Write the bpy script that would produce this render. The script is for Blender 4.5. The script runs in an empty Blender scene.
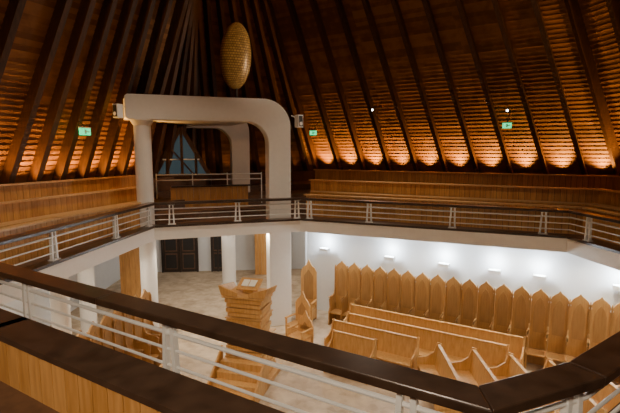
import bpy, math, random
from mathutils import Vector, Matrix
random.seed(4)
# ---------------------------------------------------------------- materials
def new_mat(name):
    m=bpy.data.materials.new(name); m.use_nodes=True
    nt=m.node_tree; b=nt.nodes["Principled BSDF"]
    return m,nt,b
def wood(name,c1,c2,rough=.45,scale=(6,6,.8),var=.25,bump=.05):
    m,nt,b=new_mat(name); N=nt.nodes; L=nt.links
    tc=N.new("ShaderNodeTexCoord"); mp=N.new("ShaderNodeMapping"); mp.inputs["Scale"].default_value=scale
    no=N.new("ShaderNodeTexNoise"); no.inputs["Scale"].default_value=3; no.inputs["Detail"].default_value=6
    geo=N.new("ShaderNodeNewGeometry")
    add=N.new("ShaderNodeMath"); add.operation='MULTIPLY_ADD'
    add.inputs[1].default_value=var; 
    L.new(tc.outputs["Object"],mp.inputs[0]); L.new(mp.outputs[0],no.inputs["Vector"])
    sub=N.new("ShaderNodeMath"); sub.operation='SUBTRACT'; sub.inputs[1].default_value=.5
    L.new(geo.outputs["Random Per Island"],sub.inputs[0]); L.new(sub.outputs[0],add.inputs[0])
    L.new(no.outputs["Fac"],add.inputs[2])
    r=N.new("ShaderNodeValToRGB"); r.color_ramp.elements[0].position=.3; r.color_ramp.elements[1].position=.7
    r.color_ramp.elements[0].color=(*c1,1); r.color_ramp.elements[1].color=(*c2,1)
    L.new(add.outputs[0],r.inputs[0]); L.new(r.outputs[0],b.inputs["Base Color"])
    bp=N.new("ShaderNodeBump"); bp.inputs["Strength"].default_value=bump; L.new(no.outputs["Fac"],bp.inputs["Height"]); L.new(bp.outputs[0],b.inputs["Normal"])
    b.inputs["Roughness"].default_value=rough
    return m
def plain(name,c,rough=.6,metal=0,noise=.04):
    m,nt,b=new_mat(name); N=nt.nodes; L=nt.links
    no=N.new("ShaderNodeTexNoise"); no.inputs["Scale"].default_value=9
    r=N.new("ShaderNodeValToRGB")
    r.color_ramp.elements[0].color=(*[max(0,x*(1-noise*2)) for x in c],1); r.color_ramp.elements[1].color=(*c,1)
    tc=N.new("ShaderNodeTexCoord"); L.new(tc.outputs["Object"],no.inputs["Vector"])
    L.new(no.outputs["Fac"],r.inputs[0]); L.new(r.outputs[0],b.inputs["Base Color"])
    b.inputs["Roughness"].default_value=rough; b.inputs["Metallic"].default_value=metal
    return m
def emis(name,c,s):
    m,nt,b=new_mat(name); b.inputs["Base Color"].default_value=(*c,1)
    b.inputs["Emission Color"].default_value=(*c,1); b.inputs["Emission Strength"].default_value=s
    return m
M_LW=wood("light_wood",(.47,.22,.060),(.66,.35,.11))
M_CAP=wood("light_cap_wood",(.60,.33,.12),(.74,.45,.19),rough=.35)
M_PEW=wood("pew_wood",(.54,.28,.08),(.70,.40,.14),rough=.45)
M_STALL=wood("stall_wood",(.40,.20,.058),(.54,.30,.10),rough=.55)
M_STALLD=wood("stall_inset_wood",(.31,.15,.042),(.42,.22,.07),rough=.55)
M_DW=wood("dark_cap_wood",(.030,.017,.011),(.062,.036,.023),rough=.28,scale=(2,2,2),var=.1)
M_FLW=wood("gallery_floor_wood",(.10,.053,.031),(.17,.09,.052),rough=.5,scale=(3,3,3))
M_RB=wood("roof_board_wood",(.17,.066,.018),(.33,.142,.042),rough=.65,scale=(1,1,1),var=.5)
M_RF=wood("rafter_wood",(.055,.023,.009),(.11,.045,.017),rough=.55,var=.3)
M_WH=plain("white_plaster",(.84,.81,.76),.7)
M_WW=plain("lower_white_wall",(.76,.77,.78),.8)
M_MET=plain("white_painted_steel",(.82,.82,.8),.3)
M_DOOR=wood("dark_door_wood",(.02,.013,.01),(.045,.028,.02),rough=.4)
M_BLK=plain("black_plastic",(.02,.02,.02),.5)
M_LAMP=emis("lamp_white",(1,.95,.88),12)
M_EXIT=emis("exit_green",(.0,.75,.28),2.0)
M_PAPER=plain("book_paper",(.85,.82,.72),.8)
M_GL,nt,b=new_mat("dusk_glass"); b.inputs["Base Color"].default_value=(.03,.05,.06,1); b.inputs["Roughness"].default_value=.1
b.inputs["Emission Color"].default_value=(.17,.25,.28,1); b.inputs["Emission Strength"].default_value=.18
M_ST,nt,b=new_mat("mosaic_stone_floor"); N=nt.nodes; L=nt.links
tc=N.new("ShaderNodeTexCoord"); vo=N.new("ShaderNodeTexVoronoi"); vo.inputs["Scale"].default_value=6
no=N.new("ShaderNodeTexNoise"); no.inputs["Scale"].default_value=1.8; no.inputs["Detail"].default_value=8
L.new(tc.outputs["Object"],vo.inputs["Vector"]); L.new(tc.outputs["Object"],no.inputs["Vector"])
r=N.new("ShaderNodeValToRGB"); r.color_ramp.elements[0].color=(.34,.235,.14,1); r.color_ramp.elements[1].color=(.62,.485,.335,1)
sep=N.new("ShaderNodeSeparateColor"); L.new(vo.outputs["Color"],sep.inputs[0]); L.new(sep.outputs[0],r.inputs[0])
mx=N.new("ShaderNodeMix"); mx.data_type='RGBA'; mx.inputs[0].default_value=.65
r2=N.new("ShaderNodeValToRGB"); r2.color_ramp.elements[0].position=.38; r2.color_ramp.elements[1].position=.62; r2.color_ramp.elements[0].color=(.39,.28,.175,1); r2.color_ramp.elements[1].color=(.65,.52,.37,1)
L.new(no.outputs["Fac"],r2.inputs[0]); L.new(r.outputs[0],mx.inputs[6]); L.new(r2.outputs[0],mx.inputs[7]); L.new(mx.outputs[2],b.inputs["Base Color"])
b.inputs["Roughness"].default_value=.55
M_GO,nt,b=new_mat("woven_gold"); N=nt.nodes; L=nt.links
tc=N.new("ShaderNodeTexCoord"); mp=N.new("ShaderNodeMapping"); br=N.new("ShaderNodeTexBrick")
mp.inputs["Scale"].default_value=(14,10,1)
br.inputs["Scale"].default_value=1; br.inputs["Color1"].default_value=(.70,.42,.12,1); br.inputs["Color2"].default_value=(.44,.25,.06,1); br.inputs["Mortar"].default_value=(.16,.08,.02,1)
br.inputs["Mortar Size"].default_value=.06; br.inputs["Brick Width"].default_value=.8; br.inputs["Row Height"].default_value=.5
L.new(tc.outputs["UV"],mp.inputs[0]); L.new(mp.outputs[0],br.inputs["Vector"]); L.new(br.outputs["Color"],b.inputs["Base Color"])
b.inputs["Roughness"].default_value=.35; b.inputs["Metallic"].default_value=.15
# ---------------------------------------------------------------- builder
class B:
    def __init__(s): s.v=[];s.f=[];s.m=[];s.mats=[]
    def mi(s,m):
        if m not in s.mats: s.mats.append(m)
        return s.mats.index(m)
    def hexa(s,p,m):
        o=len(s.v); s.v+=[tuple(q) for q in p]
        for f in ((0,3,2,1),(4,5,6,7),(0,1,5,4),(1,2,6,5),(2,3,7,6),(3,0,4,7)):
            s.f.append(tuple(o+i for i in f)); s.m.append(s.mi(m))
    def box(s,c,sz,m,rot=0,M=None):
        x,y,z=[a/2 for a in sz]; P=[(-x,-y,-z),(x,-y,-z),(x,y,-z),(-x,y,-z),(-x,-y,z),(x,-y,z),(x,y,z),(-x,y,z)]
        R=Matrix.Rotation(rot,3,'Z') if M is None else M
        s.hexa([Vector(c)+R@Vector(q) for q in P],m)
    def beam(s,p0,p1,w,h,m,side=None):
        p0=Vector(p0);p1=Vector(p1);d=(p1-p0).normalized()
        if side is None:
            side=d.cross(Vector((0,0,1)))
            if side.length<.01: side=Vector((1,0,0))
        side=Vector(side); side=(side-d*side.dot(d)).normalized(); up=side.cross(d).normalized()
        a=side*w/2;c=up*h/2
        s.hexa([p0-a-c,p0+a-c,p1+a-c,p1-a-c,p0-a+c,p0+a+c,p1+a+c,p1-a+c],m)
    def tube(s,p0,p1,r,m,n=8,r1=None):
        r1=r if r1 is None else r1
        p0=Vector(p0);p1=Vector(p1);d=(p1-p0).normalized()
        a=d.orthogonal().normalized();c=d.cross(a); o=len(s.v)
        for p,rr in((p0,r),(p1,r1)):
            for i in range(n):
                t=2*math.pi*i/n; s.v.append(tuple(p+a*math.cos(t)*rr+c*math.sin(t)*rr))
        k=s.mi(m)
        for i in range(n):
            j=(i+1)%n; s.f.append((o+i,o+j,o+n+j,o+n+i)); s.m.append(k)
        s.f.append(tuple(o+i for i in reversed(range(n)))); s.m.append(k)
        s.f.append(tuple(o+n+i for i in range(n))); s.m.append(k)
    def ext(s,pts,off,m):
        o=len(s.v);n=len(pts);off=Vector(off)
        s.v+=[tuple(p) for p in pts]; s.v+=[tuple(Vector(p)+off) for p in pts]; k=s.mi(m)
        s.f.append(tuple(o+i for i in reversed(range(n)))); s.m.append(k)
        s.f.append(tuple(o+n+i for i in range(n))); s.m.append(k)
        for i in range(n):
            j=(i+1)%n; s.f.append((o+i,o+j,o+n+j,o+n+i)); s.m.append(k)
    def quad(s,p,m):
        o=len(s.v); s.v+=[tuple(q) for q in p]; s.f.append(tuple(range(o,o+len(p)))); s.m.append(s.mi(m))
    def mesh(s,name,fix=True):
        me=bpy.data.meshes.new(name); me.from_pydata(s.v,[],s.f)
        for m in s.mats: me.materials.append(m)
        me.polygons.foreach_set("material_index",s.m)
        me.update()
        if fix:
            import bmesh
            bm=bmesh.new(); bm.from_mesh(me); bmesh.ops.recalc_face_normals(bm,faces=bm.faces); bm.to_mesh(me); bm.free()
        return me
    def done(s,name,loc=(0,0,0),rot=0,bevel=0):
        me=s.mesh(name); ob=bpy.data.objects.new(name,me); bpy.context.collection.objects.link(ob)
        ob.location=loc; ob.rotation_euler=(0,0,rot)
        if bevel:
            bv=ob.modifiers.new("bevel",'BEVEL'); bv.width=bevel; bv.segments=2; bv.limit_method='ANGLE'
        return ob
def inst(name,me,loc,rot=0):
    ob=bpy.data.objects.new(name,me); bpy.context.collection.objects.link(ob); ob.location=loc; ob.rotation_euler=(0,0,rot); return ob
def V2(a): return Vector((a[0],a[1]))
def lerp(a,b,t): return a+(b-a)*t
# ---------------------------------------------------------------- plan
E=[(-5.3,6.55),(-4.925,9.7),(-4.55,12.9),(-2.6,13.55),(-.3,14.3),(6.6,11.3),(6.9,8.0),(3.7,4.35),(1.88,3.0),(1.08,2.66),(-2.1,4.6)]
O=[(-10.8,7),(-8.4,12.1),(-6.5,16.3),(-4.9,19.5),(.5,23.6),(12,17),(14,6),(11,-1),(6,-5),(1,-6),(-7,-3)]
LE=[(.34,.1),(.34,.1),(.35,-.1),(.014,-.086),(-.3,-.23),(-.52,-.22),(-.45,0),(-.3,.15),(-.15,.3),(0,.35),(.3,.3)]
E=[V2(p) for p in E];O=[V2(p) for p in O];LE=[V2(p) for p in LE]; n=len(E)
F1=[.22,.3,.3,.35,.2,.2,.15,.15,.13,.12,.1]
def off(P,o):
    out=[]
    for i in range(n):
        d0=(P[i]-P[i-1]).normalized(); d1=(P[(i+1)%n]-P[i]).normalized()
        n0=Vector((-d0.y,d0.x)); n1=Vector((-d1.y,d1.x)); m=(n0+n1).normalized()
        out.append(P[i]+m*(o/max(.5,m.dot(n0))))
    return out
def frac(f):
    return [E[i]+(O[i]-E[i])*(f[i] if isinstance(f,list) else f) for i in range(n)]
R1=frac(F1); PN=off(E,.98); R1[8]=PN[8]; R1[9]=PN[9]; R1[10]=PN[10]
F2=[a+(.22 if a>.12 else .3) for a in F1]; R2=frac(F2); F3=[a+.25 for a in F2]; R3=frac(F3)
ZG=3.65; SOF=3.4
def ribbon(b,PA,PB,z0,z1,m,segs=range(n)):
    for i in segs:
        j=(i+1)%n
        q=[PA[i],PA[j],PB[j],PB[i]]
        b.hexa([(p.x,p.y,z0) for p in q]+[(p.x,p.y,z1) for p in q],m)
b=B(); ribbon(b,E,off(E,.12),SOF,3.77,M_WH); b.done("trim_gallery_fascia")
b=B(); ribbon(b,off(E,-.04),off(E,.26),3.77,3.83,M_DW); b.done("trim_gallery_kerb")
b=B(); ribbon(b,off(E,.12),off(O,.4),SOF,ZG-.02,M_WH); b.done("ceiling_under_gallery")
b=B(); ribbon(b,off(E,.12),R1,ZG-.02,ZG,M_FLW); ribbon(b,R1,R2,ZG-.02,3.95,M_FLW); ribbon(b,R2,R3,ZG-.02,4.25,M_FLW); ribbon(b,R3,off(O,.3),ZG-.02,4.5,M_FLW)
b.done("floor_gallery_tiers")
def plank_screen(name,P,z0,z1,segs,t=.04,pw=.17,cap=.3):
    b=B()
    for i in segs:
        j=(i+1)%n; a=P[i];c=P[j]; d=c-a; Ln=d.length; k=max(1,int(Ln/pw)); d=d/Ln
        w=Ln/k
        for q in range(k):
            cc=a+d*(w*(q+.5)); b.box((cc.x,cc.y,(z0+z1)/2),(w-.010,t,z1-z0),M_LW,math.atan2(d.y,d.x))
        b.beam((a.x,a.y,(z0+z1)/2),(c.x,c.y,(z0+z1)/2),t*.5,z1-z0-.02,M_DW)
        a3=a-d*.05; c3=c+d*.05
        b.beam((a3.x,a3.y,z1+.02),(c3.x,c3.y,z1+.02),cap,.045,M_DW if cap>.25 else M_CAP)
    return b.done(name)
LEFT=[0,1]; RIGHT=[4,5,6]
for sg in(LEFT,RIGHT):
    plank_screen("gallery_pew_front",R1,ZG,4.40,sg,cap=.2)
    plank_screen("gallery_pew_front",R2,3.95,4.80,sg,cap=.2)
    plank_screen("gallery_pew_front",R3,4.25,5.12,sg,cap=.2)
PS=off(E,1.02)
plank_screen("gallery_pew_front",PS,ZG,4.47,[9,10],cap=.32)
def bench(name,P,zf,sg):
    b=B(); A=off(P,-.5);Bq=off(P,-.06); C=off(P,-.46); D=off(P,-.42)
    for i in sg:
        j=(i+1)%n
        q=[A[i],A[j],Bq[j],Bq[i]]
        b.hexa([(p.x,p.y,zf+.41) for p in q]+[(p.x,p.y,zf+.45) for p in q],M_CAP)
        q=[C[i],C[j],D[j],D[i]]
        b.hexa([(p.x,p.y,zf) for p in q]+[(p.x,p.y,zf+.41) for p in q],M_LW)
    b.done(name)
for sg in(LEFT,RIGHT):
    bench("gallery_bench",R2,3.95,sg); bench("gallery_bench",R3,4.25,sg)
# railing
b=B()
ec=off(E,.08)
for i in range(n):
    j=(i+1)%n; a=ec[i];c=ec[j]
    for z,r in((3.98,.015),(4.14,.015),(4.30,.021)):
        b.tube((a.x,a.y,z),(c.x,c.y,z),r,M_MET)
def post(p,d):
    nr=Vector((-d.y,d.x))
    for s in(-1,1):
        q=p+d*s*.07
        top=q-d*s*.025
        b.hexa([(*(q+d*-.022+nr*-.03),3.83),(*(q+d*.022+nr*-.03),3.83),(*(q+d*.022+nr*.03),3.83),(*(q+d*-.022+nr*.03),3.83),
             (*(top+d*-.02+nr*-.03),4.43),(*(top+d*.02+nr*-.03),4.43),(*(top+d*.02+nr*.03),4.43),(*(top+d*-.02+nr*.03),4.43)],M_MET)
    b.box((p.x,p.y,3.84),(.22,.12,.02),M_MET,math.atan2(d.y,d.x)); b.box((p.x,p.y,4.42),(.2,.1,.015),M_MET,math.atan2(d.y,d.x))
def along(a,c,ss):
    d=(c-a).normalized()
    for s in ss: post(a+(c-a)*s,d)
along(ec[0],ec[9],[.02,.295,.63,.935]); along(ec[0],ec[2],[.35,.7,.97]); along(ec[2],ec[4],[.12,.55,.97])
along(ec[4],ec[5],[.04,.3,.62,.92]); along(ec[5],ec[6],[.2,.8]); along(ec[6],ec[7],[.1,.5,.97]); along(ec[9],ec[8],[.85])
b.done("gallery_railing")
b=B()
ribbon(b,off(E,-.06),off(E,.2),4.43,4.50,M_DW); b.done("gallery_handrail",bevel=.012)
# ---------------------------------------------------------------- roof
ZB=4.95; ZT=15.0
def RP(i,t,z,inn=0):
    j=(i+1)%n; base=lerp(O[i],O[j],t); le=lerp(LE[i],LE[j],t); p=base+le*(z-5.0)
    d=(O[j]-O[i]).normalized(); nr=Vector((d.y,-d.x))
    p=p+nr*inn; return Vector((p.x,p.y,z))
b=B()
row=.15; K=int((ZT-ZB)/row)
for i in range(n):
    sub=3 if i in(2,3,4) else 1
    for q in range(sub):
        t0=q/sub;t1=(q+1)/sub
        for k in range(K):
            z0=ZB+k*row; z1=z0+row
            b.quad([RP(i,t0,z0,.0),RP(i,t1,z0,.0),RP(i,t1,z1,.03),RP(i,t0,z1,.03)],M_RB)
            b.quad([RP(i,t0,z1,.03),RP(i,t1,z1,.03),RP(i,t1,z1,.0),RP(i,t0,z1,.0)],M_RF)
me=b.mesh("wall_sloped_roof_boards",fix=False); inst("wall_sloped_roof_boards",me,(0,0,0))
b=B(); b.quad([RP(i,0,ZT-.02) for i in range(n)],M_RF); me=b.mesh("ceiling_roof_top",fix=False); inst("ceiling_roof_top",me,(0,0,0))
NB={0:5,1:6,2:5,3:7,4:10,5:7,6:6,7:5,8:4,9:6,10:7}
b=B(); lamps=[]
for i in range(n):
    k=NB[i]
    for q in range(k):
        t=q/k
        p0=RP(i,t,ZB-.1,.19);p1=RP(i,t,ZT,.19)
        j=(i+1)%n; d=(O[j]-O[i]).normalized()
        b.beam(p0,p1,.16,.38,M_RF,side=(d.x,d.y,0))
        tm=(q+.5)/k
        lamps.append((i,RP(i,tm,ZB+.0,.38),RP(i,tm,8.0,.15)))
for s in(-.35,.35):
    p0=RP(2,1,ZB,.3)+Vector((s,-.1,0)); p1=RP(2,1,13,.3)
    b.beam(p0,p1,.16,.3,M_RF)
b.done("trim_roof_rafters")
b=B(); ribbon(b,off(O,-.02),off(O,.15),4.5,ZB+.05,M_DW); b.done("wall_gallery_lower")
b=B(); ribbon(b,off(O,-.62),off(O,-.58),4.5,5.0,M_FLW); ribbon(b,off(O,-.58),off(O,-.02),4.78,4.81,M_FLW)
b.done("trim_light_trough")
b=B()
for i,p,t in lamps:
    b.tube(p-Vector((0,0,.12)),p-Vector((0,0,.05)),.06,M_BLK)
b.done("uplight_fixtures")
for i,p,t in lamps:
    e={0:360,1:360,2:0,3:15,4:760,5:840}.get(i,60)
    if e==0: continue
    l=bpy.data.lights.new("uplight",'SPOT'); l.energy=e; l.color=(1,.47,.09); l.spot_size=math.radians(88); l.spot_blend=1; l.shadow_soft_size=.06
    o=bpy.data.objects.new("uplight",l); bpy.context.collection.objects.link(o); o.location=p
    o.rotation_euler=(t-p).to_track_quat('-Z','Y').to_euler()
# ---------------------------------------------------------------- white portal structure
d=Vector((.949,.316,0)); nn=Vector((-.316,.949,0)); P1=Vector((-5.0,13.5,0))
def arc(cx,cz,r,a0,a1,k=10): return [(cx+r*math.cos(math.radians(lerp(a0,a1,i/k))),cz+r*math.sin(math.radians(lerp(a0,a1,i/k)))) for i in range(k+1)]
def prof(zb):
    return [(-.45,7.0),(-.38,6.92),(3.15,6.92)]+arc(3.15,6.22,.7,90,0)[1:]+[(3.85,zb),(4.6,zb)]+arc(3.7,6.76,.9,0,90,14)+[(-.38,7.66),(-.45,7.6)]
b=B()
b.ext([P1+d*s+Vector((0,0,z)) for s,z in prof(0)],nn*.55,M_WH)
side=Vector((-1.9,4.0,0))
b.ext([P1+side+d*s+Vector((0,0,z)) for s,z in prof(ZG+.3)],nn*.5,M_WH)
for c,z0 in((P1+nn*.28,0),(P1+side+nn*.25,ZG+.3)):
    b.tube((c.x,c.y,z0),(c.x,c.y,6.93),.25,M_WH,28); b.tube((c.x,c.y,6.75),(c.x,c.y,6.93),.25,M_WH,28,.36)
q=[P1+nn*.5+d*-.45,P1+nn*.5+d*3.85,P1+side+d*3.85,P1+side+d*-.45]
b.hexa([Vector((p.x,p.y,7.02)) for p in q]+[Vector((p.x,p.y,7.655)) for p in q],M_WH)
b.done("white_portal_canopy",bevel=.03)
# egg
b=B(); k=b.mi(M_GO); nu,nv=32,20; 
for a in range(nv+1):
    ph=math.pi*a/nv
    for c in range(nu):
        th=2*math.pi*c/nu; b.v.append((.52*math.sin(ph)*math.cos(th),.26*math.sin(ph)*math.sin(th),1.1*math.cos(ph)))
for a in range(nv):
    for c in range(nu):
        b.f.append((a*nu+c,(a+1)*nu+c,(a+1)*nu+(c+1)%nu,a*nu+(c+1)%nu)); b.m.append(k)
me=b.mesh("woven_egg_sculpture",fix=False)
uv=me.uv_layers.new(name="UVMap")
for p in me.polygons:
    for li,vi in zip(p.loop_indices,p.vertices):
        a,c=divmod(vi,nu)
        if c==0 and (p.index%nu)==nu-1: c=nu
        uv.data[li].uv=(c/nu*2,a/nv*2)
for p in me.polygons: p.use_smooth=True
bb=B(); bb.tube((0,0,-1.50),(0,0,-1.0),.05,M_DW); bb.tube((0,0,-1.50),(0,0,-1.45),.3,M_DW,20)
egg=bpy.data.objects.new("woven_egg_sculpture",None); bpy.context.collection.objects.link(egg); egg.location=(-2.5,15.6,9.165)
s1=inst("woven_shell",me,(0,0,0)); s1.parent=egg; s1.rotation_euler=(0,math.radians(3),math.radians(8))
s2=bb.done("stand"); s2.parent=egg
def speaker(loc,rot):
    b=B(); b.box((0,0,0),(.2,.2,.4),M_MET); b.box((0,-.105,0),(.15,.02,.33),M_BLK); b.tube((0,.08,.1),(0,.4,.2),.02,M_MET); b.tube((0,-.12,-.08),(0,-.11,-.08),.06,M_MET,12)
    b.done("wall_speaker",loc,rot,bevel=.02)
speaker((-5.6,13.3,7.15),-.5); speaker((-.36,14.75,6.95),.7)
# triangular window
b=B()
wa=Vector((-6.0,17.2,5.0)); wb=Vector((-4.0,17.9,5.0)); wc=Vector((-5.0,17.55,6.9))
b.quad([wa,wb,wc],M_GL)
for p,q in((wa,wb),(wb,wc),(wc,wa)): b.beam(p,q,.16,.16,M_RF)
for t in(.25,.5,.75):
    p=lerp(wa,wb,t); h=.95*(1-abs(t-.5)*2); b.beam(p+Vector((.03,-.08,0)),p+Vector((.03,-.08,2*h)),.09,.06,M_RF)
b.beam(lerp(wa,wc,.35)+Vector((0,-.08,0)),lerp(wb,wc,.35)+Vector((0,-.08,0)),.04,.05,M_MET)
b.beam(lerp(wa,wb,.75)+Vector((0,-.1,0)),lerp(wa,wc,.6)+Vector((0,-.1,0)),.09,.06,M_RF)
b.beam(wa,wa+Vector((0,0,-.6)),.1,.1,M_DW); b.beam(wb,wb+Vector((0,0,-.6)),.1,.1,M_DW)
b.done("window_1")
b=B()
for k in range(14):
    p=Vector((-4.9,16.0,0))+d*(k*.2); b.box((p.x,p.y,4.33),(.19,.05,.75),M_LW,math.atan2(d.y,d.x))
p0=Vector((-4.95,15.95,4.72)); b.beam(p0,p0+d*2.9,.22,.05,M_DW)
b.done("balcony_parapet")
b=B()
ga=Vector((-5.6,16.3,3.97)); gb=Vector((-1.9,17.5,3.97))
for z in(.95,1.15): b.tube(ga+Vector((0,0,z)),gb+Vector((0,0,z)),.02,M_MET)
for t in(0,.33,.66,1): 
    p=lerp(ga,gb,t); b.tube(p,p+Vector((0,0,1.2)),.02,M_MET)
b.done("balcony_guard_rail")
def exit_sign(loc,rot,w=.32):
    b=B(); b.box((0,0,0),(w,.06,.2),M_EXIT); b.box((0,0,.115),(w+.03,.08,.03),M_MET); b.box((0,-.034,-.0),(.05,.006,.12),M_MET); b.box((.07,-.034,0),(.1,.006,.03),M_MET)
    b.beam((0,0,.13),(0,.9,.55),.03,.03,M_RF); b.done("exit_sign",loc,rot)
exit_sign((7.5,17.3,6.95),-.5); exit_sign((.15,21.3,6.83),-.3); exit_sign((-6.55,13.2,6.55),1.0)
def spot_fix(loc,tgt,rot,e,ang=95):
    b=B(); b.tube((0,0,0),(0,-.16,-.06),.05,M_BLK,12,.06); b.tube((0,-.161,-.0605),(0,-.165,-.062),.04,M_LAMP,12); b.beam((0,0,.0),(0,1.0,.1),.04,.04,M_RF)
    b.done("spotlight",loc,rot)
    l=bpy.data.lights.new("spotlight_beam",'SPOT'); l.energy=e; l.color=(1,.84,.66); l.spot_size=math.radians(ang); l.spot_blend=.7; l.shadow_soft_size=.12
    o=bpy.data.objects.new("spotlight_beam",l); bpy.context.collection.objects.link(o); o.location=Vector(loc)+Vector((-.1 if rot<0 else .1,-.25,-.12)); o.rotation_euler=(Vector(tgt)-Vector(loc)).to_track_quat('-Z','Y').to_euler()
spot_fix((-7.6,13.0,7.4),(2,9,3),1.0,450); spot_fix((2.6,18.6,7.7),(0,9,2),-.5,300); spot_fix((7.2,16.6,7.5),(-2,13,5.5),-.5,600)
spot_fix((8.8,9.0,8.8),(-2.5,15.6,9.2),-1.2,2200,16)  # added spotlight out of view, there to brighten the egg
# ---------------------------------------------------------------- lower hall
b=B()
FL=[(-10,-4),(12,-4),(12,24),(-10,24)]
b.hexa([(x,y,-.2) for x,y in FL]+[(x,y,0) for x,y in FL],M_ST); b.done("floor")
def wall(name,a,c,m=M_WW,z0=0,z1=SOF,t=.15):
    b=B(); b.beam((*a,(z0+z1)/2),(*c,(z0+z1)/2),t,z1-z0,m); return b.done(name)
wall("wall_choir",(-.13,16.8),(10.5,10.43)); wall("wall_corridor_right",(-.1,16.7),(.2,22.5)); wall("wall_back",(.2,22.5),(-9,21.7))
wall("wall_left",(-9,21.7),(-9.2,-2)); wall("wall_right",(10.4,10.43),(9.5,-2)); wall("wall_near",(9.5,-2),(-9.2,-2))
def col(x,y,r):
    b=B(); b.tube((x,y,0),(x,y,SOF),r,M_WH,28); b.tube((x,y,0),(x,y,.12),r+.04,M_WH,28); b.done("round_column")
col(-3.6,19.4,.30); col(-6.3,10.9,.22); col(-7.3,14.2,.25)
def door(name,a,c,zt=2.3,leaves=2):
    b=B(); a=Vector((*a,0));c=Vector((*c,0)); dd=(c-a).normalized(); L=(c-a).length; rot=math.atan2(dd.y,dd.x)
    b.beam(a+Vector((0,0,zt/2)),c+Vector((0,0,zt/2)),.06,zt,M_DOOR)
    for k in range(leaves):
        for z,h in((.55,.8),(1.6,1.1)):
            p=a+dd*(L*(k+.5)/leaves); b.box((p.x,p.y-.05,z),(L/leaves*.7,.04,h),M_FLW,rot); b.box((p.x,p.y-.075,z),(L/leaves*.6,.02,h-.12),M_BLK,rot)
    for p in(a,c,(a+c)/2): b.box((p.x,p.y-.05,zt/2),(.07,.1,zt),M_DOOR,rot)
    b.beam(a+Vector((0,-.03,zt)),c+Vector((0,-.03,zt)),.12,.08,M_DOOR)
    b.done(name)
door("door_1",(-7.3,21.72),(-5.6,21.87)); door("door_2",(-4.9,21.92),(-4.3,21.97),leaves=1)
b=B()
for k in range(10): b.box((-2.6+k*.16,21.3,1.3),(.15,.05,2.6),M_LW)
b.box((-1.9,21.3,2.62),(1.7,.12,.06),M_LW); b.done("wooden_screen")
b=B()
for k in range(6): b.box((-7.3+k*.2,17.0,1.1),(.19,.05,2.2),M_LW)
b.box((-6.8,17.2,2.22),(1.3,.5,.06),M_LW); b.box((-6.8,17.25,1.1),(1.15,.4,2.2),M_LW); b.done("wooden_cabinet")
def stall_mesh():
    b=B()
    pr=[(-.222,0),(-.222,1.80),(-.20,1.86),(-.222,1.92),(-.19,2.02),(-.12,2.09),(-.05,2.14),(0,2.21)]
    pr=pr+[(-x,z) for x,z in reversed(pr[:-1])]
    b.ext([Vector((x,0,z)) for x,z in pr],(0,.05,0),M_STALL)
    ins=[(-.14,.95),(-.14,1.68),(-.08,1.86),(0,1.97),(.08,1.86),(.14,1.68),(.14,.95)]
    b.ext([Vector((x,-.012,z)) for x,z in ins],(0,.011,0),M_STALLD)
    for s in(-1,1):
        b.box((s*.232,-.02,.98),(.03,.07,1.96),M_STALL)
        b.ext([Vector((s*.232-.015,y,z)) for y,z in((-.05,0),(-.5,0),(-.5,.5),(-.42,.62),(-.46,.92),(-.3,1.0),(-.1,1.05),(-.05,1.2))],(.03,0,0),M_STALL)
        b.box((s*.232,-.28,1.0),(.05,.42,.03),M_STALL)
        b.ext([Vector((s*.232-.02,-.05,1.96)),Vector((s*.232+.02,-.05,1.96)),Vector((s*.232,-.02,2.05))],(0,.06,0),M_STALL)
    b.box((0,-.24,.44),(.43,.42,.04),M_STALL); b.box((0,-.02,.25),(.43,.03,.45),M_STALLD)
    return b.mesh("choir_stall")
SM=stall_mesh()
sd=Vector((.858,-.514,0)); s0=Vector((1.1,15.2,0)); srot=math.atan2(sd.y,sd.x)
for k in range(19):
    p=s0+sd*(k*.475); inst("choir_stall",SM,p,srot)
for k in range(9):
    inst("choir_stall",SM,(-5.0+.055*k,8.2+k*.475,0),math.radians(83))
def pew(L_,loc,rot):
    b=B()
    b.ext([Vector((-L_/2,y,z)) for y,z in((.0,.42),(.04,.42),(.12,.98),(.08,.98))],(L_,0,0),M_PEW)
    b.beam((-L_/2,.1,1.0),(L_/2,.1,1.0),.08,.035,M_PEW)
    b.box((0,-.2,.43),(L_,.44,.035),M_PEW); b.box((0,-.05,.22),(L_-.1,.03,.4),M_PEW)
    pr=[(.14,0),(.18,1.02),(.06,1.06),(-.02,.80),(-.2,.68),(-.44,.64),(-.46,.5),(-.40,.3),(-.44,0)]
    for x in(-L_/2,L_/2-.045): b.ext([Vector((x,y,z)) for y,z in pr],(.045,0,0),M_PEW)
    b.done("pew",loc,rot,bevel=.006)
pew(5.2,(3.5,12.75,0),srot); pew(4.6,(3.1,12.1,0),srot); pew(2.6,(1.75,12.05,0),srot); pew(1.3,(1.15,11.6,0),srot)
rr=srot-math.radians(62)
for k in range(6): pew(2.1,(3.2+.8*k,10.1-.3*k,0),rr)
pew(2.4,(-3.5,8.9,0),math.radians(83))
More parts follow.
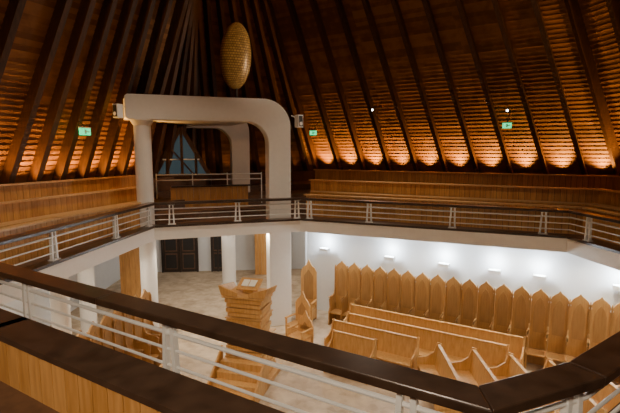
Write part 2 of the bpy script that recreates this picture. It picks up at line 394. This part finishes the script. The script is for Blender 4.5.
def chair(name,H,loc,rot):
    b=B(); 
    pr=[(-.3,0),(-.3,H-.45),(-.22,H-.3),(-.12,H-.22),(0,H),(.12,H-.22),(.22,H-.3),(.3,H-.45),(.3,0)]
    b.ext([Vector((x,0,z)) for x,z in pr],(0,.05,0),M_PEW)
    b.ext([Vector((x,-.012,z)) for x,z in((-.18,.7),(-.18,H-.6),(0,H-.35),(.18,H-.6),(.18,.7))],(0,.011,0),M_STALLD)
    b.box((0,-.25,.45),(.58,.5,.06),M_PEW)
    for s in(-1,1):
        b.box((s*.28,-.46,.34),(.05,.05,.68),M_PEW); b.box((s*.28,-.24,.69),(.07,.52,.04),M_PEW); b.box((s*.28,-.25,.25),(.03,.4,.36),M_PEW)
    b.box((0,-.47,.3),(.5,.03,.2),M_PEW)
    b.done(name,loc,rot,bevel=.005)
chair("presider_chair",2.15,(-.05,15.6,0),math.radians(-20)); chair("side_chair",1.5,(-.25,14.0,0),math.radians(-40)); chair("side_chair",1.2,(-.15,13.1,0),math.radians(-40))
# pulpit (ambo) of stacked planks with steps
b=B()
def layer(z,w,dp,h,rot,ox=0,oy=0,m=M_PEW): b.box((ox,oy,z+h/2),(w,dp,h-.022),m,rot)
layer(0,1.4,1.2,.16,0)
b.box((0,0,1.1),(.76,.62,2.1),M_FLW)
z=.16
for k in range(7): 
    layer(z,1.10-.03*k+.05*(k%2),.95-.02*k+.05*((k+1)%2),.14,.06*(k%2)-.03); z+=.14
layer(z,1.12,.98,.06,0); z+=.06
for k in range(8):
    w=.86+.012*k+.06*(k%2); layer(z,w,w*.85,.125,.03*(k%3)-.03); z+=.125
    if k==3: layer(z,1.02,.86,.05,0); z+=.05
layer(z,1.15,.92,.06,0); z+=.06
for s in(-1,1):
    b.ext([Vector((s*.16,-.44,z)),Vector((s*.57,-.44,z)),Vector((s*.66,-.44,z+.26)),Vector((s*.16,-.44,z+.10))],(0,.06,0),M_PEW)
    b.ext([Vector((s*.54,-.44,z)),Vector((s*.54,.4,z)),Vector((s*.60,.4,z+.12)),Vector((s*.62,-.44,z+.26))],(s*.05,0,0),M_PEW)
Mr=Matrix.Rotation(math.radians(25),3,'X')
b.box((0,.05,z+.2),(.6,.46,.04),M_PEW,M=Mr); b.box((-.1,.03,z+.24),(.18,.25,.02),M_PAPER,M=Mr); b.box((.1,.03,z+.24),(.18,.25,.02),M_PAPER,M=Mr)
b.box((0,.05,z+.08),(.3,.3,.16),M_PEW)
for k in range(4): b.box((.05,-.6-.22*(3-k)*1.0,(.17*(k+1))/2),(1.15,.225,.17*(k+1)),M_PEW)
for s in(-1,1):
    b.ext([Vector((.05+s*.6,-.48,0)),Vector((.05+s*.6,-1.4,0)),Vector((.05+s*.6,-1.4,.3)),Vector((.05+s*.6,-.48,1.0))],(s*.05,0,0),M_PEW)
b.done("pulpit",(-1.6,11.4,0),math.radians(-15),bevel=.006)
# recessed lamps below the gallery
pts=[]
for i in range(n):
    j=(i+1)%n; L_=(E[j]-E[i]).length; k=max(1,round(L_/2.2))
    for q in range(k):
        t=(q+.5)/k; e=lerp(E[i],E[j],t); o_=lerp(O[i],O[j],t); dd=(o_-e).normalized()
        pts.append((e+dd*(1.0 if i!=4 else .5),i))
b=B()
for p,i in pts: b.tube((p.x,p.y,SOF-.03),(p.x,p.y,SOF-.001),.07,M_LAMP,16)
b.done("recessed_downlights")
for p,i in pts:
    l=bpy.data.lights.new("downlight",'SPOT'); l.energy=150 if i!=4 else 95; l.color=(1,.88,.70); l.spot_size=math.radians(150); l.spot_blend=.5; l.shadow_soft_size=.1
    o=bpy.data.objects.new("downlight",l); bpy.context.collection.objects.link(o); o.location=(p.x,p.y,SOF-.06)
wd=Vector((.514,.858,0))
for s in(-.9,1.6,3.4,4.9,6.1,8.0):
    p=s0+sd*s+wd*.40
    b=B(); b.box((0,0,0),(.34,.2,.12),M_MET); b.beam((0,.05,0),(0,.30,-.05),.04,.04,M_MET); b.tube((0,-.0,.06),(0,-.0,.066),.06,M_MET,12); b.done("wall_washer",(p.x,p.y,2.42),srot,bevel=.02)
    l=bpy.data.lights.new("washer",'POINT'); l.energy=58; l.color=(.80,.91,1); l.shadow_soft_size=.07
    o=bpy.data.objects.new("washer",l); bpy.context.collection.objects.link(o); o.location=(p.x-.03,p.y-.04,2.66)
for x,y,e in((-4,18,60),(-6,20.5,45),(-1.5,19.5,60),(-7,11,65)):
    l=bpy.data.lights.new("corridor_light",'POINT'); l.energy=e; l.color=(1,.93,.82); l.shadow_soft_size=.15
    o=bpy.data.objects.new("corridor_light",l); bpy.context.collection.objects.link(o); o.location=(x,y,3.2)
# unseen fill spots added to lift the upstairs: high overhead, one behind the camera
for x,y,z,e,a in((0,5,12.5,1100,90),(2,12,13,1000,92),(-4,10,12,1000,92),(-1.5,-3.0,9,1900,110)):
    l=bpy.data.lights.new("fill_light",'SPOT'); l.energy=e; l.color=(1,.81,.60); l.shadow_soft_size=.35; l.spot_size=math.radians(a); l.spot_blend=.8
    o=bpy.data.objects.new("fill_light",l); bpy.context.collection.objects.link(o); o.location=(x,y,z)
    if y<0: o.rotation_euler=(math.radians(35),0,0)
w=bpy.data.worlds.new("World"); bpy.context.scene.world=w; w.use_nodes=True
w.node_tree.nodes["Background"].inputs[0].default_value=(.02,.03,.05,1); w.node_tree.nodes["Background"].inputs[1].default_value=.3
cam=bpy.data.cameras.new("Camera"); co=bpy.data.objects.new("Camera",cam); bpy.context.collection.objects.link(co)
cam.sensor_width=36; cam.lens=26.0; co.location=(0,0,6.0); co.rotation_euler=(math.radians(90-7.1),0,0); cam.clip_start=.05
bpy.context.scene.camera=co
